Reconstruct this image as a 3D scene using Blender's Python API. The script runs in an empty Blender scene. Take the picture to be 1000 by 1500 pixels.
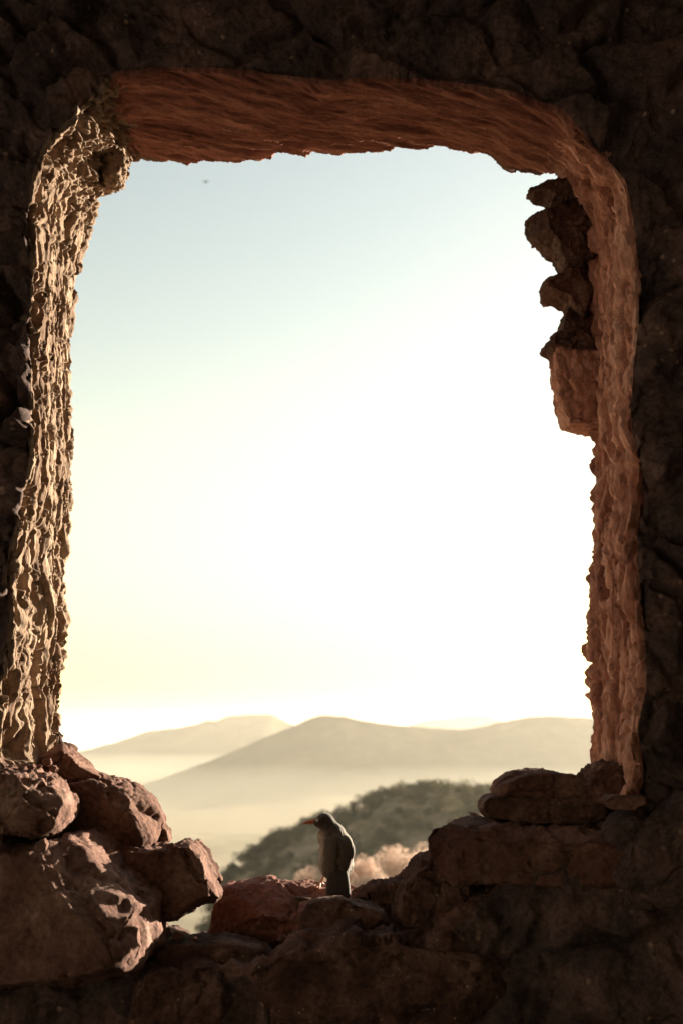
import bpy, bmesh, math
import numpy as np
from mathutils import Vector

SC = bpy.context.scene
COL = SC.collection

# ------------------------------------------------------------------ camera
EYE = 1.5
PITCH = math.radians(12.75)
FPX = 35.0 / 24.0 * 1000.0          # focal length in photo pixels (photo is 1000 wide)
cam_d = bpy.data.cameras.new("camera")
cam_d.sensor_fit = 'HORIZONTAL'
cam_d.sensor_width = 24.0
cam_d.lens = 35.0
cam_d.clip_start = 0.05
cam_d.clip_end = 120000.0
cam_d.dof.use_dof = True
cam_d.dof.focus_distance = 2.22
cam_d.dof.aperture_fstop = 3.6
cam = bpy.data.objects.new("camera", cam_d)
cam.location = (0, 0, EYE)
cam.rotation_euler = (math.radians(90) + PITCH, 0, 0)
COL.objects.link(cam)
SC.camera = cam

# ------------------------------------------------------------------ sky, sun, exposure
SUN_AZ = math.radians(46.0)          # to the right of the view direction
SUN_EL = math.radians(9.5)
world = bpy.data.worlds.new("World")
SC.world = world
world.use_nodes = True
wn = world.node_tree
bg = wn.nodes["Background"]
sky = wn.nodes.new("ShaderNodeTexSky")
sky.sky_type = 'NISHITA'
sky.sun_disc = False
sky.sun_elevation = SUN_EL
sky.sun_rotation = SUN_AZ
sky.air_density = 1.5
sky.dust_density = 0.5
sky.ozone_density = 0.3
bg.inputs[1].default_value = 0.064
tint = wn.nodes.new("ShaderNodeMix")          # the camera's warm white balance
tint.data_type = 'RGBA'
tint.blend_type = 'MULTIPLY'
tint.inputs[0].default_value = 1.0
tint.inputs[7].default_value = (1.0, 0.92, 0.885, 1)
wn.links.new(sky.outputs[0], tint.inputs[6])
wn.links.new(tint.outputs[2], bg.inputs[0])

sun_d = bpy.data.lights.new("sun", 'SUN')
sun_d.energy = 5.0
sun_d.angle = math.radians(0.5)
sun_d.color = (1.0, 0.86, 0.66)
sun = bpy.data.objects.new("sun", sun_d)
sv = Vector((math.sin(SUN_AZ) * math.cos(SUN_EL), math.cos(SUN_AZ) * math.cos(SUN_EL), math.sin(SUN_EL)))
sun.rotation_euler = (-sv).to_track_quat('-Z', 'Y').to_euler()
sun.location = (30, 40, 30)
COL.objects.link(sun)

SC.view_settings.view_transform = 'Standard'
SC.view_settings.look = 'None'
SC.view_settings.gamma = 1.0
SC.view_settings.use_curve_mapping = False
SC.view_settings.exposure = 2.3
SC.render.engine = 'CYCLES'
cy = SC.cycles
cy.use_denoising = True
cy.max_bounces = 12
cy.diffuse_bounces = 8
cy.volume_bounces = 1
cy.transparent_max_bounces = 16
cy.sample_clamp_indirect = 6.0
cy.caustics_reflective = False
cy.caustics_refractive = False
HAZE_DENSITY = 0.5e-4


MIST_DENSITY = 0.85e-4


def ray(px, py):
    a = (px - 500.0) / FPX
    b = (750.0 - py) / FPX
    return np.array([a, math.cos(PITCH) - b * math.sin(PITCH), math.sin(PITCH) + b * math.cos(PITCH)])


def at(px, py, Y):
    """point of the plane y = Y seen at photo pixel (px, py)"""
    d = ray(px, py)
    return d / d[1] * Y + np.array([0, 0, EYE])


# ------------------------------------------------------------------ noise (numpy)
_r = np.random.RandomState(7)
PERM = _r.permutation(256)
PERM = np.concatenate([PERM, PERM, PERM])
GR = _r.normal(size=(256, 3))
GR /= np.linalg.norm(GR, axis=1)[:, None]
H3 = _r.rand(256, 3)


def _hash(ix, iy, iz):
    return PERM[(PERM[(PERM[ix & 255] + iy) & 255] + iz) & 255]


def noise(p):
    p = np.asarray(p, float)
    i = np.floor(p).astype(np.int64)
    f = p - i
    u = f * f * f * (f * (f * 6 - 15) + 10)
    out = 0
    for dx in (0, 1):
        wx = u[:, 0] if dx else 1 - u[:, 0]
        for dy in (0, 1):
            wy = u[:, 1] if dy else 1 - u[:, 1]
            for dz in (0, 1):
                wz = u[:, 2] if dz else 1 - u[:, 2]
                g = GR[_hash(i[:, 0] + dx, i[:, 1] + dy, i[:, 2] + dz)]
                d = g[:, 0] * (f[:, 0] - dx) + g[:, 1] * (f[:, 1] - dy) + g[:, 2] * (f[:, 2] - dz)
                out = out + wx * wy * wz * d
    return out * 1.6


def fbm(p, o=4, gain=0.5, lac=2.03):
    a, s, q = 1.0, 0.0, np.asarray(p, float)
    for k in range(o):
        s = s + a * noise(q + 17.3 * k)
        q = q * lac
        a *= gain
    return s


def ridged(p, o=4, gain=0.5, lac=2.1):
    a, s, q = 1.0, 0.0, np.asarray(p, float)
    for k in range(o):
        s = s + a * (1 - 2 * np.abs(noise(q + 31.7 * k)))
        q = q * lac
        a *= gain
    return s


def billow(p, o=4, gain=0.5, lac=2.1):
    a, s, q = 1.0, 0.0, np.asarray(p, float)
    for k in range(o):
        s = s + a * (2 * np.abs(noise(q + 13.1 * k)) - 0.5)
        q = q * lac
        a *= gain
    return s


def terrace(t, k, sharp=0.25):
    t = t * k
    b = np.floor(t)
    f = t - b
    return (b + np.clip((f - 0.5 + sharp / 2) / sharp, 0, 1)) / k


def voronoi(p):
    p = np.asarray(p, float)
    i = np.floor(p).astype(np.int64)
    f1 = np.full(len(p), 9.0)
    f2 = np.full(len(p), 9.0)
    idn = np.zeros(len(p), np.int64)
    for dx in (-1, 0, 1):
        for dy in (-1, 0, 1):
            for dz in (-1, 0, 1):
                h = _hash(i[:, 0] + dx, i[:, 1] + dy, i[:, 2] + dz)
                c = i + np.array([dx, dy, dz]) + H3[h]
                d = np.sqrt(((p - c) ** 2).sum(1))
                near = d < f1
                f2 = np.where(near, f1, np.minimum(f2, d))
                idn = np.where(near, h, idn)
                f1 = np.where(near, d, f1)
    return f1, f2, idn


TILT = np.random.RandomState(21).normal(size=(256, 3))


def plates(p, tilt=0.9):
    """broken flakes: every cell is a plane of its own height and lean; returns height and the gap to the next cell"""
    p = np.asarray(p, float)
    i = np.floor(p).astype(np.int64)
    f1 = np.full(len(p), 9.0)
    f2 = np.full(len(p), 9.0)
    hh = np.zeros(len(p))
    for dx in (-1, 0, 1):
        for dy in (-1, 0, 1):
            for dz in (-1, 0, 1):
                h = _hash(i[:, 0] + dx, i[:, 1] + dy, i[:, 2] + dz)
                v = p - (i + np.array([dx, dy, dz]) + H3[h])
                d = np.sqrt((v * v).sum(1))
                near = d < f1
                f2 = np.where(near, f1, np.minimum(f2, d))
                hh = np.where(near, (H3[h, 1] * 2 - 1) * 0.6 + tilt * (v * TILT[h]).sum(1), hh)
                f1 = np.where(near, d, f1)
    return hh, f2 - f1


def sstep(a, b, x):
    t = np.clip((x - a) / (b - a), 0, 1)
    return t * t * (3 - 2 * t)


# ------------------------------------------------------------------ mesh helpers
def mesh_from(name, V, F):
    """V (n,3); F (m,k) array of equal-size faces"""
    V = np.asarray(V, np.float32)
    F = np.asarray(F, np.int32)
    me = bpy.data.meshes.new(name)
    k = F.shape[1]
    me.vertices.add(len(V))
    me.vertices.foreach_set("co", V.ravel())
    me.loops.add(F.size)
    me.loops.foreach_set("vertex_index", F.ravel())
    me.polygons.add(len(F))
    me.polygons.foreach_set("loop_start", np.arange(0, F.size, k, dtype=np.int32))
    me.update(calc_edges=True)
    me.validate()
    return me


def put(name, me, mat, parent=None, smooth=True, origin=None):
    """link a mesh as one object whose origin is its own middle (or given)"""
    n = len(me.vertices)
    co = np.empty(n * 3, np.float32)
    me.vertices.foreach_get("co", co)
    co = co.reshape(-1, 3)
    if origin is None:
        origin = (co.min(0) + co.max(0)) / 2
    origin = np.asarray(origin, np.float32)
    me.vertices.foreach_set("co", (co - origin).ravel())
    me.update()
    if smooth:
        me.polygons.foreach_set("use_smooth", np.ones(len(me.polygons), bool))
    else:
        me.polygons.foreach_set("use_smooth", np.zeros(len(me.polygons), bool))
    if mat:
        me.materials.append(mat)
    o = bpy.data.objects.new(name, me)
    COL.objects.link(o)
    o.location = [float(c) for c in origin]
    if parent is not None:
        o.parent = parent
        o.location = [float(origin[k] - parent.location[k]) for k in range(3)]
    return o


def empty(name, loc):
    o = bpy.data.objects.new(name, None)
    o.empty_display_size = 0.1
    o.location = [float(c) for c in loc]
    COL.objects.link(o)
    return o


def tag(o, label=None, cat=None, group=None, kind=None):
    if label:
        o["label"] = label
    if cat:
        o["category"] = cat
    if group:
        o["group"] = group
    if kind:
        o["kind"] = kind
    return o


def vnormals(V, F):
    N = np.zeros_like(V)
    if F.shape[1] == 4:
        T = np.concatenate([F[:, [0, 1, 2]], F[:, [0, 2, 3]]])
    else:
        T = F
    fn = np.cross(V[T[:, 1]] - V[T[:, 0]], V[T[:, 2]] - V[T[:, 0]])
    for k in range(3):
        for c in range(3):
            N[:, c] += np.bincount(T[:, k], fn[:, c], len(V))
    return N / np.maximum(np.linalg.norm(N, axis=1), 1e-12)[:, None]


_ico = {}


def ico(sub):
    if sub not in _ico:
        bm = bmesh.new()
        bmesh.ops.create_icosphere(bm, subdivisions=sub, radius=1.0)
        bm.verts.ensure_lookup_table()
        V = np.array([v.co[:] for v in bm.verts])
        F = np.array([[v.index for v in f.verts] for f in bm.faces])
        bm.free()
        _ico[sub] = (V / np.linalg.norm(V, axis=1)[:, None], F)
    return _ico[sub]


def tube_mesh(pts, rad, n=10):
    P = np.asarray(pts, float)
    R = np.asarray(rad, float)
    V, F = [], []
    for k in range(len(P)):
        a = P[max(k - 1, 0)]
        b = P[min(k + 1, len(P) - 1)]
        t = (b - a) / np.linalg.norm(b - a)
        u = np.cross(t, [0.3, 1, 0.2])
        u /= np.linalg.norm(u)
        w = np.cross(t, u)
        for j in range(n):
            an = 2 * math.pi * j / n
            V.append(P[k] + R[k] * (math.cos(an) * u + math.sin(an) * w))
    for k in range(len(P) - 1):
        for j in range(n):
            F.append((k * n + j, k * n + (j + 1) % n, (k + 1) * n + (j + 1) % n, (k + 1) * n + j))
    V.append(P[0])
    V.append(P[-1])
    a, b = len(V) - 2, len(V) - 1
    for j in range(n):
        F.append((a, (j + 1) % n, j, j))
        F.append((b, (len(P) - 1) * n + j, (len(P) - 1) * n + (j + 1) % n, (len(P) - 1) * n + (j + 1) % n))
    return np.array(V), F


def mesh_py(name, V, F):
    F2 = []
    for f in F:
        g = []
        for i in f:
            if i not in g:
                g.append(int(i))
        F2.append(g)
    me = bpy.data.meshes.new(name)
    me.from_pydata([tuple(map(float, v)) for v in V], [], F2)
    me.update()
    return me


# ------------------------------------------------------------------ materials
def stone_mat(name, cols, scale=6.0, stretch=(1, 1, 1), bump=0.5, grain=90.0, speck=None, dist=0.006, turn=0.0):
    m = bpy.data.materials.new(name)
    m.use_nodes = True
    nt = m.node_tree
    N, L = nt.nodes, nt.links
    b = N["Principled BSDF"]
    b.inputs["Roughness"].default_value = 0.93
    b.inputs["Specular IOR Level"].default_value = 0.18
    tc = N.new("ShaderNodeTexCoord")
    mp = N.new("ShaderNodeMapping")
    mp.inputs["Scale"].default_value = stretch
    if turn:
        mp.vector_type = 'TEXTURE'
        mp.inputs["Rotation"].default_value = (0, 0, turn)
        mp.inputs["Scale"].default_value = tuple(1.0 / k for k in stretch)
    L.new(tc.outputs["Object"], mp.inputs[0])
    n1 = N.new("ShaderNodeTexNoise")
    n1.inputs["Scale"].default_value = scale
    n1.inputs["Detail"].default_value = 9
    n1.inputs["Roughness"].default_value = 0.62
    n1.inputs["Distortion"].default_value = 0.3
    L.new(mp.outputs[0], n1.inputs["Vector"])
    rp = N.new("ShaderNodeValToRGB")
    e = rp.color_ramp.elements
    e[0].position, e[0].color = 0.33, (*cols[0], 1)
    e[1].position, e[1].color = 0.68, (*cols[2], 1)
    mid = e.new(0.5)
    mid.color = (*cols[1], 1)
    L.new(n1.outputs["Fac"], rp.inputs[0])
    n2 = N.new("ShaderNodeTexNoise")
    n2.inputs["Scale"].default_value = grain
    n2.inputs["Detail"].default_value = 6
    n2.inputs["Roughness"].default_value = 0.7
    L.new(mp.outputs[0], n2.inputs["Vector"])
    r2 = N.new("ShaderNodeMapRange")
    r2.inputs["From Min"].default_value = 0.3
    r2.inputs["From Max"].default_value = 0.7
    r2.inputs["To Min"].default_value = 0.55
    r2.inputs["To Max"].default_value = 1.42
    L.new(n2.outputs["Fac"], r2.inputs[0])
    mx = N.new("ShaderNodeMix")
    mx.data_type = 'RGBA'
    mx.blend_type = 'MULTIPLY'
    mx.inputs[0].default_value = 1.0
    L.new(rp.outputs[0], mx.inputs[6])
    L.new(r2.outputs[0], mx.inputs[7])
    src = mx.outputs[2]
    if speck:
        vo = N.new("ShaderNodeTexVoronoi")
        vo.inputs["Scale"].default_value = speck[1]
        L.new(tc.outputs["Object"], vo.inputs["Vector"])
        ms = N.new("ShaderNodeMapRange")
        ms.inputs["From Min"].default_value = 0.10
        ms.inputs["From Max"].default_value = 0.22
        ms.inputs["To Min"].default_value = 1.0
        ms.inputs["To Max"].default_value = 0.0
        L.new(vo.outputs["Distance"], ms.inputs[0])
        n3 = N.new("ShaderNodeTexNoise")
        n3.inputs["Scale"].default_value = speck[1] * 0.25
        L.new(tc.outputs["Object"], n3.inputs["Vector"])
        m3 = N.new("ShaderNodeMapRange")
        m3.inputs["From Min"].default_value = 0.52
        m3.inputs["From Max"].default_value = 0.6
        L.new(n3.outputs["Fac"], m3.inputs[0])
        mu = N.new("ShaderNodeMath")
        mu.operation = 'MULTIPLY'
        L.new(ms.outputs[0], mu.inputs[0])
        L.new(m3.outputs[0], mu.inputs[1])
        mm = N.new("ShaderNodeMix")
        mm.data_type = 'RGBA'
        L.new(mu.outputs[0], mm.inputs[0])
        L.new(src, mm.inputs[6])
        mm.inputs[7].default_value = (*speck[0], 1)
        src = mm.outputs[2]
    L.new(src, b.inputs["Base Color"])
    ad = N.new("ShaderNodeMath")
    ad.operation = 'MULTIPLY_ADD'
    L.new(n1.outputs["Fac"], ad.inputs[0])
    ad.inputs[1].default_value = 1.4
    L.new(n2.outputs["Fac"], ad.inputs[2])
    bp = N.new("ShaderNodeBump")
    bp.inputs["Strength"].default_value = bump
    bp.inputs["Distance"].default_value = dist
    L.new(ad.outputs[0], bp.inputs["Height"])
    L.new(bp.outputs[0], b.inputs["Normal"])
    return m


M_WALL = stone_mat("rubble_masonry", [(0.05, 0.035, 0.034), (0.098, 0.066, 0.061), (0.18, 0.112, 0.096)], 7, bump=0.8,
                   speck=((0.34, 0.22, 0.16), 30))
M_LEFT = stone_mat("weathered_jamb_stone", [(0.095, 0.056, 0.037), (0.205, 0.14, 0.098), (0.32, 0.24, 0.175)], 9,
                   (1, 2.2, 0.32), bump=0.9, grain=60)
M_RIGHT = stone_mat("tan_jamb_stone", [(0.20, 0.08, 0.056), (0.47, 0.225, 0.163), (0.72, 0.44, 0.35)], 8,
                    (1, 2.0, 0.35), bump=0.9, grain=60)
M_LINTEL = stone_mat("red_sandstone_slab", [(0.12, 0.045, 0.033), (0.24, 0.10, 0.073), (0.40, 0.19, 0.14)], 6,
                     (0.5, 4.5, 1.0), bump=0.9, grain=26, turn=math.radians(18))
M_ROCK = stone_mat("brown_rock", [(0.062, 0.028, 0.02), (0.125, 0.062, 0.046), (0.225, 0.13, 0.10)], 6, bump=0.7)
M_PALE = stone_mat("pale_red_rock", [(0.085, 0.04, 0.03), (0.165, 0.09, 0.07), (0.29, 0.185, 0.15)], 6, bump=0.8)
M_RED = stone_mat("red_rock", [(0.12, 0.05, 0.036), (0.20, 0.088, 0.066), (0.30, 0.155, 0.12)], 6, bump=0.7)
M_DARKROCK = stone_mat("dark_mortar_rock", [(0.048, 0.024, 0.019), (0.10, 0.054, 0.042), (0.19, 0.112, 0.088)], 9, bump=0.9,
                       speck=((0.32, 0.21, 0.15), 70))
M_ROOM = stone_mat("pale_bounce_wall", [(0.48, 0.45, 0.42), (0.58, 0.55, 0.52), (0.66, 0.63, 0.60)], 2, bump=0.4)  # unseen room surfaces, made pale to bounce light back onto the window wall

# ------------------------------------------------------------------ the ruined wall with its window opening
Y_IN, Y_OUT = 2.10, 2.45
CTRL = [  # far edge px, near edge px, clockwise from the left foot; last = part
    (90, 1095, 2, 1118, 'L'), (90, 1040, 3, 1045, 'L'), (96, 990, 10, 985, 'L'), (98, 900, 24, 905, 'L'),
    (103, 830, 18, 825, 'L'), (105, 750, 36, 755, 'L'), (107, 650, 52, 660, 'L'), (107, 560, 52, 565, 'L'),
    (110, 480, 50, 485, 'L'), (116, 420, 51, 412, 'L'), (122, 370, 48, 350, 'L'), (133, 325, 46, 300, 'L'),
    (146, 292, 52, 258, 'L'), (162, 272, 70, 212, 'L'), (176, 250, 100, 185, 'L'), (184, 234, 132, 152, 'L'),
    (205, 229, 168, 112, 'T'), (260, 229, 235, 103, 'T'), (340, 231, 330, 105, 'T'), (380, 225, 380, 110, 'T'),
    (450, 216, 480, 122, 'T'), (520, 213, 555, 118, 'T'), (640, 209, 650, 123, 'T'), (720, 216, 735, 136, 'T'),
    (740, 232, 765, 145, 'T'), (800, 240, 822, 165, 'T'),
    (812, 252, 846, 196, 'R'), (822, 285, 884, 235, 'R'), (840, 330, 911, 268, 'R'), (852, 375, 920, 310, 'R'),
    (858, 430, 929, 400, 'R'), (860, 500, 929, 480, 'R'), (860, 560, 920, 556, 'R'), (860, 640, 914, 625, 'R'),
    (862, 700, 932, 690, 'R'), (857, 800, 924, 800, 'R'), (853, 885, 930, 890, 'R'), (859, 910, 936, 930, 'R'),
    (860, 1000, 939, 1005, 'R'), (866, 1060, 926, 1065, 'R'), (858, 1120, 934, 1135, 'R'),
    (845, 1185, 915, 1205, 'B'), (770, 1235, 830, 1262, 'B'), (700, 1275, 720, 1292, 'B'), (640, 1318, 655, 1362, 'B'), (560, 1356, 580, 1392, 'B'),
    (430, 1372, 440, 1418, 'B'), (300, 1372, 300, 1428, 'B'), (215, 1350, 190, 1420, 'B'), (140, 1265, 70, 1380, 'B'),
    (100, 1180, 5, 1250, 'B'),
]


def build_wall():
    far = np.array([at(c[0], c[1], Y_OUT) for c in CTRL])
    near = np.array([at(c[2], c[3], Y_IN) for c in CTRL])
    kinds = [c[4] for c in CTRL]
    n = len(CTRL)
    seg = [np.linalg.norm(far[(k + 1) % n] - far[k]) * 0.5 + np.linalg.norm(near[(k + 1) % n] - near[k]) * 0.5 for k in range(n)]
    step = 0.0031
    fu, nu, kd = [], [], []
    for k in range(n):
        m = max(2, int(round(seg[k] / step)))
        for j in range(m):
            t = j / m
            fu.append(far[k] * (1 - t) + far[(k + 1) % n] * t)
            nu.append(near[k] * (1 - t) + near[(k + 1) % n] * t)
            kd.append(kinds[k])
    fu, nu = np.array(fu), np.array(nu)

    def smooth(a, it):
        for _ in range(it):
            a = 0.25 * np.roll(a, 1, 0) + 0.5 * a + 0.25 * np.roll(a, -1, 0)
        return a
    fu, nu = smooth(fu, 16), smooth(nu, 26)
    NU = len(fu)
    # outward loop on the inner face: rectangle of the room's wall, hit along rays from the opening's middle
    cen = np.array([0.0, 0, 1.85])
    X0, X1, Z0, Z1 = -2.3, 2.3, 0.0, 3.7

    def to_rect(p, Y):
        d = p - cen
        d[:, 1] = 0
        tx = np.where(d[:, 0] > 0, (X1 - cen[0]), (X0 - cen[0])) / np.where(np.abs(d[:, 0]) < 1e-6, 1e-6, d[:, 0])
        tz = np.where(d[:, 2] > 0, (Z1 - cen[2]), (Z0 - cen[2])) / np.where(np.abs(d[:, 2]) < 1e-6, 1e-6, d[:, 2])
        t = np.minimum(tx, tz)
        q = cen + d * t[:, None]
        q[:, 1] = Y
        return q
    o_in = to_rect(nu.copy(), Y_IN)
    o_out = to_rect(fu.copy(), Y_OUT)
    # visible band: 0.42 m out from the near edge at fine steps, the rest coarse
    rows = []
    din = np.linalg.norm(o_in - nu, axis=1)[:, None]
    fine = np.linspace(0, 1, 80) ** 1.15
    for s in np.concatenate([np.array([1.0, 0.8, 0.6]), np.zeros(0)]):
        rows.append(nu + (o_in - nu) * s)
    band = np.minimum(0.52, din * 0.55) / din
    for s in fine[::-1]:
        rows.append(nu + (o_in - nu) * band * s)
    iN = len(rows) - 1
    NJ = 124
    for s in np.arange(1, NJ + 1) / NJ:
        rows.append(nu * (1 - s) + fu * s)
    iF = len(rows) - 1
    for s in (0.012, 0.03, 0.06, 0.1, 0.2, 0.45, 1.0):
        rows.append(fu + (o_out - fu) * s)
    R = np.array(rows)                                   # (rows, NU, 3)
    NR = len(R)
    base = R.copy()
    # base normals: inner face -Y, opening towards middle, outer face +Y, blended at the two arrises
    inward = np.zeros((NU, 3))
    tang = np.roll(nu, -12, 0) - np.roll(nu, 12, 0) + np.roll(fu, -12, 0) - np.roll(fu, 12, 0)
    depth = fu - nu
    nrm = np.cross(depth, tang)
    nrm /= np.linalg.norm(nrm, axis=1)[:, None]
    if (nrm * (cen - nu)).sum(1).mean() < 0:
        nrm = -nrm
    inward = nrm
    Nn = np.zeros_like(R)
    for r in range(NR):
        if r <= iN:
            k = 1.0 - min(1.0, (iN - r) / 8.0)
            v = np.array([0, -1.0, 0]) * (1 - 0.5 * k) + inward * 0.5 * k
        elif r <= iF:
            k1 = max(0.0, 1 - (r - iN) / 10.0)
            k2 = max(0.0, 1 - (iF - r) / 8.0)
            v = inward + np.array([0, -1.0, 0]) * 0.9 * k1 + np.array([0, 1.0, 0]) * 0.7 * k2
        else:
            v = np.broadcast_to(np.array([0, 1.0, 0]), (NU, 3))
        Nn[r] = v / np.linalg.norm(v, axis=1)[:, None]
    kd = np.array(kd)

    def mask(ch):
        return smooth((kd == ch).astype(float), 50)
    mL, mT, mR, mB = mask('L'), mask('T'), mask('R'), mask('B')
    P = R.reshape(-1, 3)
    rr = np.repeat(np.arange(NR), NU)
    tt = lambda m: np.tile(m, NR)
    on_face = sstep(-1, 14, iN - rr) * (rr <= iN)         # 1 well out on the inner face
    on_jamb = ((rr > iN) & (rr <= iF)).astype(float)
    jam = np.clip(1 - on_face, 0, 1) * (rr <= iF)
    h = np.zeros(len(P))
    # rubble face: rounded stones set in mortar
    sel = rr <= iN
    q = P[sel]
    w = q + 0.05 * np.stack([fbm(q * 5 + 3, 3), fbm(q * 5 + 9, 3), fbm(q * 5 + 15, 3)], 1)
    f1, f2, idn = voronoi(w * np.array([5.2, 2.0, 7.0]))
    st = sstep(0.02, 0.28, f2 - f1)
    amp = 0.02 + 0.035 * H3[idn, 0]
    hf = st * amp + 0.02 * fbm(q * 7, 4) + 0.007 * fbm(q * 30, 3) - 0.02
    fw = on_face[sel]
    edge_fade = sstep(0.0, 0.5, np.minimum(1, (iN - rr[sel]) / 30.0))
    hf *= 1.0 + 0.8 * sstep(-0.45, -0.62, q[:, 0])
    h[sel] += hf * fw
    # left jamb: long upright flaky grain with pits
    ml = tt(mL) * jam
    s = ml > 0.01
    q = P[s]
    wq = q + 0.02 * np.stack([noise(q * 6 + 1), noise(q * 6 + 5), noise(q * 6 + 8)], 1)
    z0 = q[:, 2]
    wq = wq + 0.010 * np.stack([fbm(q * 20 + 1, 2), fbm(q * 20 + 5, 2), fbm(q * 20 + 8, 2)], 1)
    pa, ga = plates(wq * np.array([15, 17.0, 5.5]) + 4, 0.5)
    pb, gb = plates(wq * np.array([42, 46.0, 13.0]) + 11, 0.5)
    t1 = fbm(wq * np.array([6, 7.0, 2.4]) + 2, 3, 0.5)
    t3 = fbm(wq * np.array([75, 85.0, 13.0]) + 2, 3, 0.65)
    t4 = fbm(wq * np.array([60, 60.0, 45.0]) + 22, 3, 0.65)
    pit = sstep(0.20, 0.34, fbm(wq * np.array([27, 30.0, 8.5]) + 40, 3))
    pit2 = sstep(0.24, 0.36, fbm(wq * np.array([60, 66.0, 22.0]) + 60, 2))
    hl = 0.011 * t1 + 0.006 * pa + 0.0026 * pb + 0.0020 * t3 + 0.0018 * t4 - 0.020 * pit - 0.008 * pit2
    hl -= 0.012 * np.exp(-ga / 0.05) + 0.0015 * np.exp(-gb / 0.07)
    top = sstep(2.70, 2.95, z0)
    hl += top * (0.022 * fbm(q * 16 + 3, 4, 0.6) + 0.010 * ridged(q * 34, 3))
    low = sstep(2.15, 1.75, z0)
    hl += low * 0.022 * fbm(q * np.array([9, 11, 6.0]) + 60, 4, 0.55)
    h[s] += hl * ml[s]
    # lintel: slab with fine slanting tool marks
    ml = tt(mT) * jam
    s = ml > 0.01
    q = P[s]
    u = q[:, 1] - q[:, 0] * 0.32
    v = q[:, 0]
    g = np.stack([u * 26 + 0.5 * noise(q * 5), v * 3.2, q[:, 2] * 3], 1)
    ht = 0.0105 * ridged(g, 5, 0.62) + 0.004 * fbm(g * 3.2, 3, 0.65) + 0.006 * fbm(q * np.array([4, 8, 4.0]), 3) + 0.0015 * fbm(q * 90, 2)
    h[s] += ht * ml[s]
    # right jamb: smoother upright strips with gouges
    ml = tt(mR) * jam
    s = ml > 0.01
    q = P[s]
    wq = q + 0.03 * np.stack([noise(q * 5 + 21), noise(q * 5 + 25), noise(q * 5 + 28)], 1)
    wq = wq + 0.012 * np.stack([fbm(q * 16 + 1, 2), fbm(q * 16 + 5, 2), fbm(q * 16 + 8, 2)], 1)
    pa, ga = plates(wq * np.array([11, 12.0, 3.2]) + 70)
    pb, gb = plates(wq * np.array([32, 36.0, 9.0]) + 81)
    t1 = fbm(wq * np.array([5, 6.0, 1.8]) + 12, 3, 0.5)
    t3 = fbm(wq * np.array([46, 50.0, 9.0]) + 31, 4, 0.6)
    pit = sstep(0.2, 0.4, fbm(wq * np.array([20, 24, 7.0]) + 90, 3))
    hr = 0.0032 * fbm(wq * np.array([60, 60.0, 40.0]) + 9, 3, 0.65) + 0.014 * t1 + 0.010 * pa + 0.005 * pb + 0.0045 * t3 - 0.026 * pit
    hr -= 0.020 * np.exp(-ga / 0.06) + 0.006 * np.exp(-gb / 0.08)
    h[s] += hr * ml[s]
    ml = tt(mB) * jam
    s = ml > 0.01
    q = P[s]
    h[s] += (0.03 * fbm(q * 7, 4) + 0.006 * ridged(q * 25, 3)) * ml[s]
    Pd = P + Nn.reshape(-1, 3) * h[:, None]
    # sideways chipping of the outer arris so the outline against the sky is broken
    ar = np.exp(-((rr - iF) / 10.0) ** 2)
    Pd += (tt(mL) * ar * 0.007)[:, None] * np.stack([fbm(P * 30 + 1, 3), 0 * h, 0 * h], 1)
    Pd += (tt(mR) * ar * 0.012)[:, None] * np.stack([fbm(P * np.array([22, 22, 22.0]) + 6, 4, 0.6), 0 * h, 0 * h], 1)
    # faces
    a = np.arange(NR - 1)[:, None] * NU + np.arange(NU)[None, :]
    b = np.arange(NR - 1)[:, None] * NU + (np.arange(NU)[None, :] + 1) % NU
    F = np.stack([a, b, b + NU, a + NU], 2)              # (NR-1, NU, 4)
    allF = F.reshape(-1, 4)
    VN = vnormals(Pd, allF)
    tow = VN.reshape(NR, NU, 3)[5]
    if tow[:, 1].mean() > 0:
        F = F[:, :, ::-1]
        VN = -VN
    root = empty("ruined_wall", (0, (Y_IN + Y_OUT) / 2, 0))
    tag(root, "dark ruined masonry wall with one tall rough window opening framing the sky", "wall")

    def part(name, faces, mat, label=None):
        faces = faces.reshape(-1, 4)
        ids, inv = np.unique(faces, return_inverse=True)
        me = mesh_from(name, Pd[ids], inv.reshape(-1, 4))
        nn = VN[ids]
        o = put(name, me, mat, root)
        me.normals_split_custom_set_from_vertices([tuple(map(float, x)) for x in nn])
        if label:
            o["label"] = label
        return o
    jr = slice(iN - 3, iF + 2)
    Fj = F[jr]
    ri = np.arange(Fj.shape[0])
    off = (26 * fbm(np.stack([ri / 22.0, 0 * ri, 0 * ri + 3.3], 1), 4, 0.6)).astype(int)
    kk = kd[(np.arange(NU)[None, :] + off[:, None]) % NU]
    part("jamb", Fj[kk == 'L'], M_LEFT, "sunlit left jamb with deep upright flaky grain")
    part("lintel", Fj[kk == 'T'], M_LINTEL, "red sandstone underside with slanting tool marks")
    part("jamb", Fj[kk == 'R'], M_RIGHT, "shaded tan right jamb with gouged upright strips")
    part("sill", Fj[kk == 'B'], M_DARKROCK)
    part("inner_face", F[:iN - 3], M_WALL)
    part("outer_face", F[iF + 2:], M_ROCK)

    # the rest of the room round the camera
    def slab(name, x0, x1, y0, y1, z0, z1):
        nx = max(2, int((x1 - x0) / 0.12)); ny = max(2, int((y1 - y0) / 0.12)); nz = max(2, int((z1 - z0) / 0.12))
        bm = bmesh.new()
        bmesh.ops.create_cube(bm, size=1.0)
        for vv in bm.verts:
            vv.co = ((x0 + x1) / 2 + vv.co.x * (x1 - x0), (y0 + y1) / 2 + vv.co.y * (y1 - y0), (z0 + z1) / 2 + vv.co.z * (z1 - z0))
        bmesh.ops.subdivide_edges(bm, edges=bm.edges[:], cuts=20, use_grid_fill=True)
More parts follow.
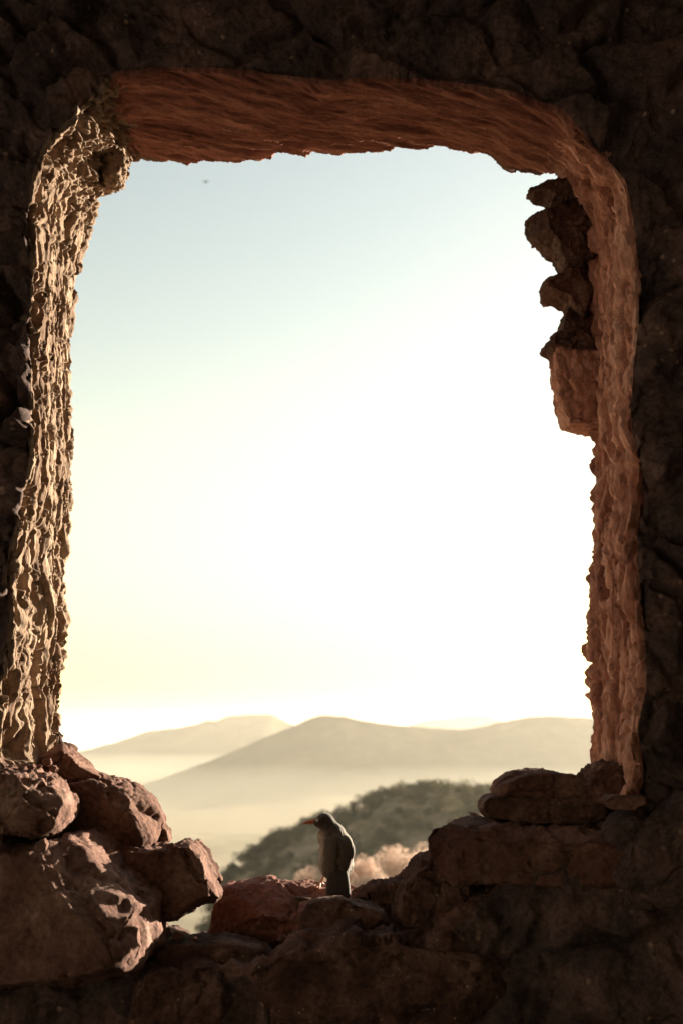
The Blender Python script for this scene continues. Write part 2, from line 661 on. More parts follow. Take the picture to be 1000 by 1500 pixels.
        for vv in bm.verts:
            c = np.array([vv.co[:]]) * 1.7
            vv.co += Vector((0.03 * noise(c)[0], 0.03 * noise(c + 5)[0], 0.03 * noise(c + 9)[0]))
        me = bpy.data.meshes.new(name)
        bm.to_mesh(me)
        bm.free()
        return put(name, me, M_ROOM, root)
    slab("side_wall", X0 - 0.45, X0 + 0.06, ROOM_BACK - 0.4, Y_OUT, -0.4, Z1 + 0.4)
    slab("side_wall", X1 - 0.06, X1 + 0.45, ROOM_BACK - 0.4, Y_OUT, -0.4, Z1 + 0.4)
    slab("back_wall", X0, -FILL_GAP_W / 2, ROOM_BACK - 0.4, ROOM_BACK, -0.4, Z1 + 0.4)
    slab("back_wall", FILL_GAP_W / 2, X1, ROOM_BACK - 0.4, ROOM_BACK, -0.4, Z1 + 0.4)
    slab("back_wall", -FILL_GAP_W / 2, FILL_GAP_W / 2, ROOM_BACK - 0.4, ROOM_BACK, FILL_GAP_H, Z1 + 0.4)
    slab("floor", X0, X1, ROOM_BACK, Y_OUT - 0.02, -0.4, 0.05)
    slab("ceiling", X0, X1, ROOM_BACK, Y_OUT - 0.02, Z1 - 0.06, Z1 + 0.4)
    return root


ROOM_BACK = -1.6
FILL_GAP_W, FILL_GAP_H = 0.9, 1.95            # unseen opening added behind the camera to let in fill light
build_wall()


# ------------------------------------------------------------------ rocks
def rock(name, poly, Y, dep, mat, label, group=None, p=3.0, sub=6, seed=0, a1=0.014, a2=0.004, a3=0.0016,
         freq=9.0, facets=5, strata=0.0, cat="rock", tilt=0.0, planes=(), front=0.62):
    pts = np.array([at(x, y, Y) for x, y in poly])
    c2 = pts[:, [0, 2]]
    # area centroid
    x, z = c2[:, 0], c2[:, 1]
    x2, z2 = np.roll(x, -1), np.roll(z, -1)
    cr = x * z2 - x2 * z
    A = cr.sum() / 2
    cx = ((x + x2) * cr).sum() / (6 * A)
    cz = ((z + z2) * cr).sum() / (6 * A)
    # radial outline
    NT = 720
    th = np.linspace(-math.pi, math.pi, NT, endpoint=False)
    rad = np.zeros(NT)
    for k in range(len(c2)):
        a = c2[k] - (cx, cz)
        b = c2[(k + 1) % len(c2)] - (cx, cz)
        e = b - a
        dx, dz = np.cos(th), np.sin(th)
        den = dx * e[1] - dz * e[0]
        den = np.where(np.abs(den) < 1e-12, 1e-12, den)
        t = (a[0] * e[1] - a[1] * e[0]) / den
        s = (a[0] * dz - a[1] * dx) / den
        ok = (s >= -1e-6) & (s <= 1 + 1e-6) & (t > 0)
        rad = np.where(ok, np.maximum(rad, t), rad)
    for _ in range(6):
        rad = 0.25 * np.roll(rad, 1) + 0.5 * rad + 0.25 * np.roll(rad, -1)
    D, F = ico(sub)
    ang = np.arctan2(D[:, 2], D[:, 0])
    rho = np.sqrt(D[:, 0] ** 2 + D[:, 2] ** 2)
    s = D[:, 1]
    r = np.interp(ang, np.append(th, math.pi), np.append(rad, rad[0]))
    Lp = (rho ** p + np.abs(s) ** p) ** (1 / p)
    U = np.stack([rho / Lp * np.cos(ang), s / Lp, rho / Lp * np.sin(ang)], 1)
    V = np.stack([U[:, 0] * r, U[:, 1] * dep / 2, U[:, 2] * r], 1)
    # chop with a few planes that lean to the front or the back
    rg = np.random.RandomState(seed + 100)
    cuts = [np.array(c, float) for c in planes]
    cuts.append(np.array([rg.uniform(-0.12, 0.12), -1.0, rg.uniform(-0.05, 0.12), front]))
    for k in range(facets):
        nv = rg.normal(size=3) * (0.9, 1.0, 0.9)
        nv[1] = -abs(nv[1]) - 0.35 if k % 3 else abs(nv[1]) + 0.4
        cuts.append(np.append(nv, rg.uniform(0.74, 0.92)))
    for c in cuts:
        nv = c[:3] / np.linalg.norm(c[:3])
        sp = V @ nv
        ex = np.maximum(0, sp - sp.max() * c[3])
        V = V - ex[:, None] * nv
    V = V + (cx, Y, cz)
    N = vnormals(V, F)
    if (N * (V - (cx, Y, cz))).sum(1).mean() < 0:
        F = F[:, ::-1]
        N = -N
    o = seed * 3.7
    q = V + o
    wq = q + 0.03 * np.stack([noise(q * 8), noise(q * 8 + 4), noise(q * 8 + 8)], 1)
    wq = wq + 0.006 * np.stack([fbm(q * 26, 2), fbm(q * 26 + 4, 2), fbm(q * 26 + 8, 2)], 1)
    pa, ga = plates(wq * freq * np.array([0.8, 0.8, 1.1]))
    pb, gb = plates(wq * freq * 2.6 + 9)
    h = 0.55 * a1 * fbm(q * freq * 0.6, 3, 0.5) + 0.55 * a1 * pa + 0.55 * a2 * pb - 0.35 * a1 * np.exp(-ga / 0.07)
    h += 0.75 * a2 * fbm(q * freq * 4, 4, 0.62) + a3 * fbm(q * freq * 12, 3, 0.6)
    h -= 0.5 * a1 * np.exp(-(noise(wq * freq * 0.9 + 33) / 0.05) ** 2) * sstep(-0.1, 0.3, noise(q * 5 + 3))
    if strata:
        zz = q[:, 2] + 0.01 * fbm(q * 5, 3)
        h += strata * np.tanh(4 * noise(np.stack([q[:, 0] * 1.2, q[:, 1] * 1.2, zz * 42], 1)))
    V = V + N * h[:, None]
    if tilt:
        ct, stt = math.cos(tilt), math.sin(tilt)
        W = V - (cx, Y, cz)
        V = np.stack([W[:, 0], W[:, 1] * ct - W[:, 2] * stt, W[:, 1] * stt + W[:, 2] * ct], 1) + (cx, Y, cz)
    me = mesh_from(name, V, F)
    ob = put(name, me, mat)
    tag(ob, label, cat, group)
    return ob


GL = "rocks piled at the left foot of the window"
GR_ = "rocks on the right of the sill"
GS = "rocks along the middle of the sill"
GP = "broken stones jutting from the right jamb"

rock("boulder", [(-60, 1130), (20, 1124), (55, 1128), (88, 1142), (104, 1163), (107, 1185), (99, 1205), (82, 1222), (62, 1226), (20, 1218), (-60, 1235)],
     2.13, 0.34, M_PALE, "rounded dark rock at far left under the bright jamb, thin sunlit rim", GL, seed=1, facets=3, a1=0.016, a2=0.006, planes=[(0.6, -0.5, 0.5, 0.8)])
rock("rock_slab", [(84, 1090), (97, 1094), (112, 1108), (140, 1130), (166, 1141), (160, 1150), (120, 1150), (70, 1140), (60, 1115)],
     2.34, 0.2, M_ROCK, "dark sloping ledge of rubble running down from the left jamb's foot", GL, seed=2, sub=5, a1=0.012, freq=14)
rock("boulder", [(90, 1148), (130, 1140), (168, 1140), (200, 1157), (222, 1178), (234, 1205), (231, 1228), (200, 1236), (150, 1228), (105, 1218)],
     2.31, 0.3, M_ROCK, "brown rounded boulder above the lit rock, its right end against the misty valley", GL, seed=3, facets=6, a1=0.016)
rock("rock_wedge", [(224, 1232), (229, 1214), (238, 1206), (247, 1216), (250, 1230), (240, 1236)],
     2.33, 0.08, M_ROCK, "small pointed wedge of rock between the two brown left boulders", GL, seed=4, sub=5, a1=0.004, a2=0.002, facets=3)
rock("boulder", [(190, 1236), (215, 1240), (248, 1240), (266, 1231), (286, 1232), (301, 1250), (313, 1275), (323, 1295), (327, 1311), (319, 1325), (300, 1327), (276, 1336), (256, 1346), (236, 1350), (214, 1330), (192, 1290)],
     2.25, 0.3, M_ROCK, "overhanging brown boulder with a small bright gap under its right end", GL, seed=5, facets=6, a1=0.013)
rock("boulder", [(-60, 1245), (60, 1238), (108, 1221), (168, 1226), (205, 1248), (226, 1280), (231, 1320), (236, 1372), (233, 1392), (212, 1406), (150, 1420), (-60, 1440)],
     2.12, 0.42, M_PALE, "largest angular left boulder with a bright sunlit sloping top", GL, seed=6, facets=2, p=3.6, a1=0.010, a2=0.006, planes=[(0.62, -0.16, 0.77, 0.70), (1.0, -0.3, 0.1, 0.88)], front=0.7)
rock("stone_chip", [(50, 1243), (56, 1234), (66, 1228), (71, 1237), (68, 1246), (56, 1249)],
     1.93, 0.03, M_PALE, "tiny pale stone chip wedged under the far left rounded rock", GL, seed=7, sub=4, a1=0.002, a2=0.001, facets=3)

rock("sill_rock", [(312, 1330), (318, 1308), (332, 1297), (346, 1298), (400, 1292), (440, 1292), (480, 1299), (530, 1308), (575, 1312), (570, 1350), (480, 1378), (400, 1392), (330, 1390), (303, 1362)],
     2.40, 0.3, M_RED, "broad red rock on the sill under the bird's feet", GS, seed=11, p=2.4, facets=3, a1=0.012, a2=0.004, planes=[(0.0, -0.55, 1.0, 0.74), (-0.5, -0.7, 0.5, 0.8)], front=0.9)
rock("sill_rock", [(436, 1342), (449, 1323), (469, 1314), (498, 1313), (520, 1318), (546, 1321), (562, 1330), (572, 1352), (560, 1374), (500, 1380), (440, 1372)],
     2.17, 0.16, M_DARKROCK, "brown rock just below the bird's tail with a thin bright top edge", GS, seed=12, sub=5, facets=4, a1=0.007, a2=0.003)
rock("stone_shard", [(430, 1314), (440, 1313), (456, 1316), (452, 1320), (438, 1319), (436, 1336), (432, 1334)],
     2.19, 0.03, M_DARKROCK, "thin dark stone splinter sticking out left of the bird's tail", GS, seed=13, sub=4, a1=0.001, a2=0.0005, a3=0.0004, facets=0)
rock("rubble_lump", [(520, 1318), (532, 1304), (552, 1296), (576, 1290), (596, 1290), (612, 1302), (610, 1325), (580, 1342), (540, 1338)],
     2.30, 0.16, M_DARKROCK, "low crumbly dark lump right of the bird's tail", GS, seed=14, sub=5, a1=0.014, a2=0.006, freq=16)
rock("rubble_lump", [(582, 1312), (590, 1285), (604, 1270), (622, 1258), (634, 1254), (655, 1262), (684, 1280), (694, 1330), (670, 1366), (612, 1374), (572, 1356)],
     2.22, 0.24, M_DARKROCK, "rounded pebbly lump of mortar under the left end of the pale ledge", GS, seed=15, sub=6, a1=0.014, a2=0.006, freq=13)
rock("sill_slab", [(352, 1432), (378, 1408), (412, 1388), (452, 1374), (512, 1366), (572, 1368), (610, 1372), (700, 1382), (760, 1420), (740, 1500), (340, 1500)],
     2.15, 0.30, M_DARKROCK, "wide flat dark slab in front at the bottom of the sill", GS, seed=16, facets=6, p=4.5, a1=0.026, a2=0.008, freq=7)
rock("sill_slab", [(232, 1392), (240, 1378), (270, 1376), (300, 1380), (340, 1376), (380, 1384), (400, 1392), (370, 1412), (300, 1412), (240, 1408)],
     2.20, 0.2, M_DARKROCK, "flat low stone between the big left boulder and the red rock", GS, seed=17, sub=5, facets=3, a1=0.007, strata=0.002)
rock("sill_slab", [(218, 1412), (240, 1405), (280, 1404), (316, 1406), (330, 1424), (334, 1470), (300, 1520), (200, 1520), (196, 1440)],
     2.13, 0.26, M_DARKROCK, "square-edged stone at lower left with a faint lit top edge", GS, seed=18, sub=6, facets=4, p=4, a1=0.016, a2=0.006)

rock("ledge_slab", [(616, 1216), (621, 1208), (648, 1203), (700, 1201), (790, 1203), (872, 1208), (915, 1226), (915, 1270), (870, 1284), (790, 1290), (720, 1284), (664, 1284), (640, 1270), (624, 1244)],
     2.20, 0.34, M_ROCK, "long flat-topped ledge stone at right with its blunt left end over the sill", GR_, seed=21, p=5, facets=7, a1=0.017, a2=0.005, strata=0.0015, planes=[(0.05, -0.35, 1.0, 0.80), (-0.8, -0.5, 0.1, 0.86)])
rock("ledge_slab", [(702, 1186), (706, 1172), (716, 1166), (760, 1164), (820, 1168), (876, 1172), (880, 1196), (800, 1203), (716, 1199)],
     2.26, 0.26, M_DARKROCK, "dark lower layer of the two stones stacked on the right ledge", GR_, seed=22, p=3.5, facets=3, a1=0.007, strata=0.002)
rock("ledge_slab", [(724, 1162), (728, 1146), (748, 1134), (790, 1129), (828, 1131), (850, 1138), (880, 1144), (884, 1170), (820, 1174), (760, 1170)],
     2.28, 0.26, M_ROCK, "upper stone of the two stacked on the right ledge, layered, against the hills", GR_, seed=23, p=3.2, facets=4, a1=0.010, a2=0.004, strata=0.003)
rock("ledge_slab", [(880, 1172), (892, 1163), (914, 1166), (940, 1164), (944, 1178), (920, 1186), (890, 1184)],
     2.06, 0.10, M_ROCK, "small thin stone jutting at the right jamb's foot", GR_, seed=24, sub=5, facets=2, a1=0.004, a2=0.002)
rock("rubble_lump", [(848, 1150), (856, 1130), (872, 1116), (896, 1122), (926, 1108), (952, 1126), (954, 1172), (900, 1178), (858, 1172)],
     2.23, 0.24, M_ROCK, "crumbling lump of masonry at the foot of the right jamb above the ledge", GR_, seed=26, sub=6, facets=3, a1=0.016, a2=0.007, freq=14)
rock("boulder", [(880, 1215), (900, 1196), (940, 1186), (1000, 1150), (1070, 1180), (1080, 1290), (1000, 1330), (920, 1330), (884, 1280)],
     2.10, 0.2, M_WALL, "dark bulging stone at far right below the tan jamb", GR_, seed=25, facets=4, a1=0.016)

rock("jutting_stone", [(770, 282), (775, 276), (790, 273), (806, 273), (830, 266), (848, 280), (844, 298), (808, 297), (796, 289), (780, 290)],
     2.42, 0.14, M_DARKROCK, "topmost small jutting stone on the right jamb with a blunt tip", GP, seed=31, sub=6, facets=6, a1=0.010, a2=0.0045, freq=12)
rock("jutting_stone", [(771, 314), (778, 308), (806, 309), (852, 296), (868, 330), (868, 420), (846, 424), (824, 396), (806, 366), (784, 342), (773, 326)],
     2.43, 0.2, M_DARKROCK, "largest dark slanting stone jutting from the right jamb", GP, seed=32, facets=9, a1=0.015, a2=0.0045, freq=12)
rock("jutting_stone", [(792, 420), (797, 410), (815, 405), (830, 400), (850, 396), (868, 420), (866, 460), (852, 476), (836, 462), (828, 444), (806, 436), (794, 430)],
     2.42, 0.16, M_ROCK, "nose-shaped reddish stone jutting out midway up the broken right edge", GP, seed=33, sub=6, facets=7, a1=0.010, a2=0.0045, freq=12)
rock("jutting_stone", [(816, 492), (820, 476), (830, 452), (846, 470), (872, 480), (872, 505), (850, 500)],
     2.43, 0.12, M_DARKROCK, "thin dark stone in the notch below the nose-shaped stone", GP, seed=34, sub=6, facets=2, a1=0.008, a2=0.004, freq=14)
rock("jutting_stone", [(796, 510), (803, 498), (816, 494), (840, 492), (874, 494), (874, 524), (830, 522), (808, 518)],
     2.42, 0.16, M_DARKROCK, "flat dark stone capping the lowest jutting block", GP, seed=35, sub=6, facets=3, a1=0.008, a2=0.004, freq=14)
rock("jutting_stone", [(810, 530), (812, 514), (840, 506), (876, 506), (876, 632), (850, 630), (828, 626), (824, 606), (816, 580), (810, 555)],
     2.43, 0.17, M_RIGHT, "lowest jutting stone, a tan upright block with a flat underside", GP, seed=36, p=4.5, facets=3, a1=0.012, a2=0.0045, freq=12)
rock("jutting_stone", [(726, 224), (733, 216), (760, 214), (790, 222), (808, 232), (806, 244), (784, 240), (764, 234), (748, 238), (734, 234)],
     2.45, 0.14, M_ROCK, "low dark stone hanging under the lintel's right end", GP, seed=37, sub=6, facets=2, a1=0.007, a2=0.004, freq=14)
rock("jutting_stone", [(150, 222), (160, 206), (176, 196), (184, 206), (184, 232), (185, 252), (178, 270), (160, 276), (150, 258)],
     2.38, 0.12, M_LEFT, "knobbly pale stone in the top left corner under the lintel", None, seed=38, sub=6, facets=3, a1=0.013, a2=0.006, freq=20)


# loose pebbles and chips
rgp = np.random.RandomState(12)
for k, (px, py, Y, sz) in enumerate([(92, 1101, 2.34, 8), (84, 1112, 2.28, 7), (70, 1117, 2.22, 7), (58, 1122, 2.16, 6), (101, 1118, 2.30, 9), (78, 1126, 2.20, 6), (46, 1124, 2.10, 6)]):
    pol = [(px + sz * rgp.uniform(0.7, 1.15) * math.cos(a), py + 0.8 * sz * rgp.uniform(0.7, 1.1) * math.sin(a)) for a in np.linspace(0, 2 * math.pi, 8)[:-1]]
    rock("pebble", pol, Y, sz * 0.003, M_PALE, "pebble in the loose rubble lying at the foot of the bright left jamb", "pebbles at the left jamb's foot", seed=60 + k, sub=4, a1=0.003, a2=0.0015, facets=3, freq=40, cat="pebble")
for k, (px, py, Y, sz) in enumerate([(262, 1372, 2.16, 9), (284, 1377, 2.12, 6), (344, 1392, 2.14, 9), (388, 1384, 2.17, 7), (415, 1376, 2.2, 8), (432, 1372, 2.19, 6)]):
    pol = [(px + sz * rgp.uniform(0.7, 1.15) * math.cos(a), py + 0.7 * sz * rgp.uniform(0.7, 1.1) * math.sin(a)) for a in np.linspace(0, 2 * math.pi, 8)[:-1]]
    rock("stone_chip", pol, Y, sz * 0.003, M_ROCK, "small stone chip lying in the crevice below the red sill rock", "stone chips in the sill crevice", seed=80 + k, sub=4, a1=0.003, a2=0.0015, facets=3, freq=40, cat="stone chip")

# ------------------------------------------------------------------ land outside
VALLEY = -185.0


def land_mat(name, grass, scrub, bare, s1, s2):
    m = bpy.data.materials.new(name)
    m.use_nodes = True
    nt = m.node_tree
    N, L = nt.nodes, nt.links
    b = N["Principled BSDF"]
    b.inputs["Roughness"].default_value = 1.0
    b.inputs["Specular IOR Level"].default_value = 0.0
    tc = N.new("ShaderNodeTexCoord")
    a = N.new("ShaderNodeTexNoise")
    a.inputs["Scale"].default_value = s1
    a.inputs["Detail"].default_value = 8
    a.inputs["Roughness"].default_value = 0.65
    L.new(tc.outputs["Object"], a.inputs["Vector"])
    r = N.new("ShaderNodeValToRGB")
    e = r.color_ramp.elements
    e[0].position, e[0].color = 0.36, (*scrub, 1)
    e[1].position, e[1].color = 0.64, (*bare, 1)
    k = e.new(0.5)
    k.color = (*grass, 1)
    L.new(a.outputs["Fac"], r.inputs[0])
    n2 = N.new("ShaderNodeTexNoise")
    n2.inputs["Scale"].default_value = s2
    n2.inputs["Detail"].default_value = 5
    L.new(tc.outputs["Object"], n2.inputs["Vector"])
    mr = N.new("ShaderNodeMapRange")
    mr.inputs["From Min"].default_value = 0.3
    mr.inputs["From Max"].default_value = 0.7
    mr.inputs["To Min"].default_value = 0.75
    mr.inputs["To Max"].default_value = 1.2
    L.new(n2.outputs["Fac"], mr.inputs[0])
    mx = N.new("ShaderNodeMix")
    mx.data_type = 'RGBA'
    mx.blend_type = 'MULTIPLY'
    mx.inputs[0].default_value = 1
    L.new(r.outputs[0], mx.inputs[6])
    L.new(mr.outputs[0], mx.inputs[7])
    L.new(mx.outputs[2], b.inputs["Base Color"])
    return m


M_VALLEY = land_mat("dry_valley", (0.24, 0.20, 0.14), (0.17, 0.145, 0.095), (0.29, 0.25, 0.185), 0.0016, 0.02)
M_SLOPE = land_mat("near_slope", (0.14, 0.105, 0.065), (0.05, 0.045, 0.025), (0.22, 0.16, 0.11), 0.05, 0.6)


def hill_mat():
    m = land_mat("scrub_hill", (0.05, 0.043, 0.029), (0.03, 0.028, 0.018), (0.10, 0.082, 0.055), 0.004, 0.03)
    nt = m.node_tree
    b = nt.nodes["Principled BSDF"]
    src = b.inputs["Base Color"].links[0].from_socket
    a = nt.nodes.new("ShaderNodeAttribute")
    a.attribute_name = "haze_fade"
    mx = nt.nodes.new("ShaderNodeMix")
    mx.data_type = 'RGBA'
    mx.inputs[6].default_value = (0.235, 0.195, 0.138, 1)  # pale foot colour, stands in for haze over the lower slopes
    nt.links.new(a.outputs["Fac"], mx.inputs[0])
    nt.links.new(src, mx.inputs[7])
    nt.links.new(mx.outputs[2], b.inputs["Base Color"])
    return m


M_HILL = hill_mat()


def grid_mesh(name, xs, ys, zf, mat, kind='structure'):
    X, Y = np.meshgrid(xs, ys)
    Z = zf(X.ravel(), Y.ravel())
    V = np.stack([X.ravel(), Y.ravel(), Z], 1)
    nx, ny = len(xs), len(ys)
    a = (np.arange(ny - 1)[:, None] * nx + np.arange(nx - 1)[None, :]).ravel()
    F = np.stack([a, a + 1, a + nx + 1, a + nx], 1)
    o = put(name, mesh_from(name, V, F), mat)
    if kind:
        o["kind"] = kind
    return o


# valley floor: one sheet to the horizon
gx = np.concatenate([-np.geomspace(40000, 200, 70), np.linspace(-150, 150, 5), np.geomspace(200, 40000, 70)])
gy = np.concatenate([np.array([-20000, -5000, -1000, 0, 200]), np.geomspace(400, 42000, 110)])
grid_mesh("valley_ground", gx, gy, lambda x, y: VALLEY + 0.6 * noise(np.stack([x / 700, y / 700, 0 * x], 1)), M_VALLEY)


def ridge(name, D, W, px, mat, label, seed=0, rough=1.0):
    """a hill range whose crest stands at y = D; px: crest in the photo"""
    P = np.array([at(x, y, D) for x, y in px])
    xs = np.linspace(P[0, 0], P[-1, 0], 420)
    zc = np.interp(xs, P[:, 0], P[:, 2])
    for _ in range(3):
        zc[1:-1] = 0.25 * zc[:-2] + 0.5 * zc[1:-1] + 0.25 * zc[2:]
    zc = zc + D * 0.0007 * fbm(np.stack([xs / (D * 0.012) + seed, 0 * xs, 0 * xs], 1), 4, 0.55)
    ys = np.linspace(D - W, D + W * 0.8, 200)

    def zf(x, y):
        c = np.interp(x, xs, zc)
        t = np.clip(np.abs(y - D) / np.where(y < D, W, W * 0.8), 0, 1)
        g = (1 - t) ** 3.2
        er = ridged(np.stack([x / (0.20 * W) + seed, y / (0.5 * W), 0 * x], 1), 4, 0.5)
        q = np.clip(t * 4, 0, 1) * (1 - t) ** 0.7
        return VALLEY - 1.5 + (c - VALLEY + 1.5) * g * (1 + 0.22 * rough * q * (er - 0.3))
    o = grid_mesh(name, xs, ys, zf, mat)
    # scrub colour above pales with height toward the foot: valley haze painted into the slopes
    me = o.data
    n = len(me.vertices)
    no = np.empty(n * 3, np.float32)
    me.vertices.foreach_get("normal", no)
    no = no.reshape(-1, 3)
    co = np.empty(n * 3, np.float32)
    me.vertices.foreach_get("co", co)
    co = co.reshape(-1, 3) + np.array(o.location[:])
    rel = (co[:, 2] - VALLEY) / max(60.0, float(zc.max() - VALLEY))
    haze_fade = sstep(0.0, 0.95, rel + 0.12 * fbm(co / (0.16 * W), 4))
    at_ = me.attributes.new("haze_fade", 'FLOAT', 'POINT')
    at_.data.foreach_set("value", haze_fade.astype(np.float32))
    return o


ridge("hill", 3600, 1900, [(-900, 1330), (-300, 1300), (80, 1215), (160, 1172), (215, 1148), (255, 1134), (320, 1110), (360, 1092), (400, 1075), (430, 1063),
      (447, 1054), (460, 1047.5), (476, 1046), (492, 1047), (520, 1051.5), (560, 1059), (600, 1063), (640, 1066), (680, 1068), (715, 1061), (745, 1053),
      (775, 1048), (805, 1047), (860, 1050), (950, 1056), (1100, 1040), (1400, 1060), (1900, 1150)], M_HILL, "", 3)
ridge("hill", 6200, 2600, [(-700, 1150), (-200, 1112), (60, 1108), (120, 1100), (150, 1092), (190, 1080), (212, 1071), (240, 1067), (268, 1064), (290, 1060),
      (303, 1053), (316, 1057), (326, 1051), (338, 1047), (360, 1046), (385, 1045), (398, 1046), (412, 1052), (430, 1061), (470, 1072), (560, 1095), (800, 1120), (1100, 1140)],
      M_HILL, "", 9)
ridge("hill", 8200, 2000, [(300, 1120), (480, 1085), (560, 1070), (600, 1062), (612, 1056), (632, 1053), (660, 1051), (684, 1047), (712, 1048), (730, 1053), (760, 1062),
      (900, 1075), (1300, 1090), (1700, 1110)], M_HILL, "", 15)

# the castle's own slope, the wooded spur beyond it
DY = 480.0
_d = np.array([at(x, y, DY) for x, y in [(-200, 1760), (200, 1700), (262, 1520), (296, 1400), (312, 1330), (326, 1294), (346, 1272), (380, 1248), (420, 1228), (470, 1208), (510, 1192),
               (540, 1177), (570, 1168), (604, 1163), (640, 1157), (680, 1164), (725, 1162), (800, 1166), (900, 1160), (1100, 1150), (1500, 1190)]])


def spur_z(x, y):
    x = np.asarray(x, float)
    y = np.asarray(y, float)
    c = np.interp(x, _d[:, 0], _d[:, 2])
    t = (y - DY)
    w = np.where(t < 0, 0.22, 0.55)
    zd = c - w * (np.sqrt(t * t + 900) - 30) + 1.8 * noise(np.stack([x / 22, y / 22, 0 * x], 1))
    zc = EYE - 4.0 - 0.50 * (y - 3) - 0.0009 * x * x
    sp = EYE - 11.5 + 0.05 * (x - 4) - 0.016 * (x - 5) ** 2 * (np.abs(x - 5) < 200) - 0.006 * (y - 78) ** 2 + 0.35 * noise(np.stack([x / 4, y / 4, 0 * x], 1))
    k = 2.0
    z = np.maximum(np.maximum(zd, zc), sp)
    return np.maximum(z, VALLEY - 6)


grid_mesh("bounce_ground", np.linspace(-30, 30, 60), np.linspace(-40, ROOM_BACK - 0.41, 60), lambda x, y: -0.06 + 0.05 * noise(np.stack([x / 2, y / 2, 0 * x], 1)), M_SLOPE)  # unseen ground added outside the rear opening for bounce light
grid_mesh("hillside", np.concatenate([np.linspace(-420, -31, 90), np.linspace(-30, 40, 100), np.linspace(41, 460, 90)]), np.concatenate([np.linspace(2.9, 130, 130), np.linspace(132, 900, 170)]), spur_z, M_SLOPE)


# ------------------------------------------------------------------ vegetation
def leaf_mat(name, c1, c2, trans, s=0.35):
    m = bpy.data.materials.new(name)
    m.use_nodes = True
    nt = m.node_tree
    N, L = nt.nodes, nt.links
    N.remove(N["Principled BSDF"])
    out = N["Material Output"]
    tc = N.new("ShaderNodeTexCoord")
    no = N.new("ShaderNodeTexNoise")
    no.inputs["Scale"].default_value = s
    no.inputs["Detail"].default_value = 4
    L.new(tc.outputs["Object"], no.inputs["Vector"])
    r = N.new("ShaderNodeValToRGB")
    r.color_ramp.elements[0].position = 0.38
    r.color_ramp.elements[1].position = 0.62
    r.color_ramp.elements[0].color = (*c1, 1)
    r.color_ramp.elements[1].color = (*c2, 1)
    L.new(no.outputs["Fac"], r.inputs[0])
    d = N.new("ShaderNodeBsdfDiffuse")
    t = N.new("ShaderNodeBsdfTranslucent")
    L.new(r.outputs[0], d.inputs[0])
    L.new(r.outputs[0], t.inputs[0])
    mx = N.new("ShaderNodeMixShader")
    mx.inputs[0].default_value = trans
    L.new(d.outputs[0], mx.inputs[1])
    L.new(t.outputs[0], mx.inputs[2])
    L.new(mx.outputs[0], out.inputs[0])
    return m


M_LEAF = leaf_mat("dark_leaves", (0.045, 0.042, 0.025), (0.085, 0.074, 0.04), 0.4, 0.12)
M_DRY = leaf_mat("dry_pale_leaves", (0.50, 0.36, 0.29), (0.66, 0.51, 0.43), 0.5, 1.2)
M_BARK = stone_mat("bark", [(0.08, 0.055, 0.04), (0.12, 0.085, 0.06), (0.18, 0.13, 0.09)], 4, (1, 1, 0.3), bump=0.5)


def leaf_cloud(rg, cen, rad, n, size, clumps=9):
    """n small bent leaf sprays spread through several clumps of a crown"""
    cl = rg.normal(size=(clumps, 3))
    cl /= np.linalg.norm(cl, axis=1)[:, None]
    cl = cl * (rg.rand(clumps, 1) ** 0.5) * 0.72
    cl[:, 2] = np.abs(cl[:, 2]) * 0.95 - 0.25
    which = rg.randint(0, clumps, n)
    d = rg.normal(size=(n, 3))
    d /= np.linalg.norm(d, axis=1)[:, None]
    p = cl[which] + d * (0.24 + 0.26 * rg.rand(n, 1) ** 0.6)
    p = p * np.asarray(rad) + cen
    u = rg.normal(size=(n, 3))
    u /= np.linalg.norm(u, axis=1)[:, None]
    w = np.cross(u, rg.normal(size=(n, 3)))
    w /= np.linalg.norm(w, axis=1)[:, None]
    sz = size * (0.6 + 0.8 * rg.rand(n, 1))
    a, b = u * sz, w * sz * 0.6
    V = np.stack([p - a, p - b * 0.9, p + a, p + b], 1).reshape(-1, 3)
    F = np.arange(n * 4).reshape(-1, 4)
    return V, F


rg = np.random.RandomState(3)
VV, FF, off = [], [], 0
cnt = 0
while cnt < 620:
    x = rg.uniform(-58, 190)
    y = rg.uniform(385, 535) if cnt > 220 else rg.uniform(462, 496)
    z = float(spur_z([x], [y])[0])
    r = rg.uniform(2.0, 4.4) * (1.0 if cnt > 40 else 1.15)
    V, F = leaf_cloud(rg, np.array([x, y, z + r * 0.75]), (r * 1.15, r * 1.15, r * 0.95), 170, 0.5)
    VV.append(V)
    FF.append(F + off)
    off += len(V)
    cnt += 1
o = put("far_wood", mesh_from("far_wood", np.concatenate(VV), np.concatenate(FF)), M_LEAF, smooth=False)
tag(o, "soft dark wood of low trees covering the sloping spur behind the bird", "wood", None, "stuff")

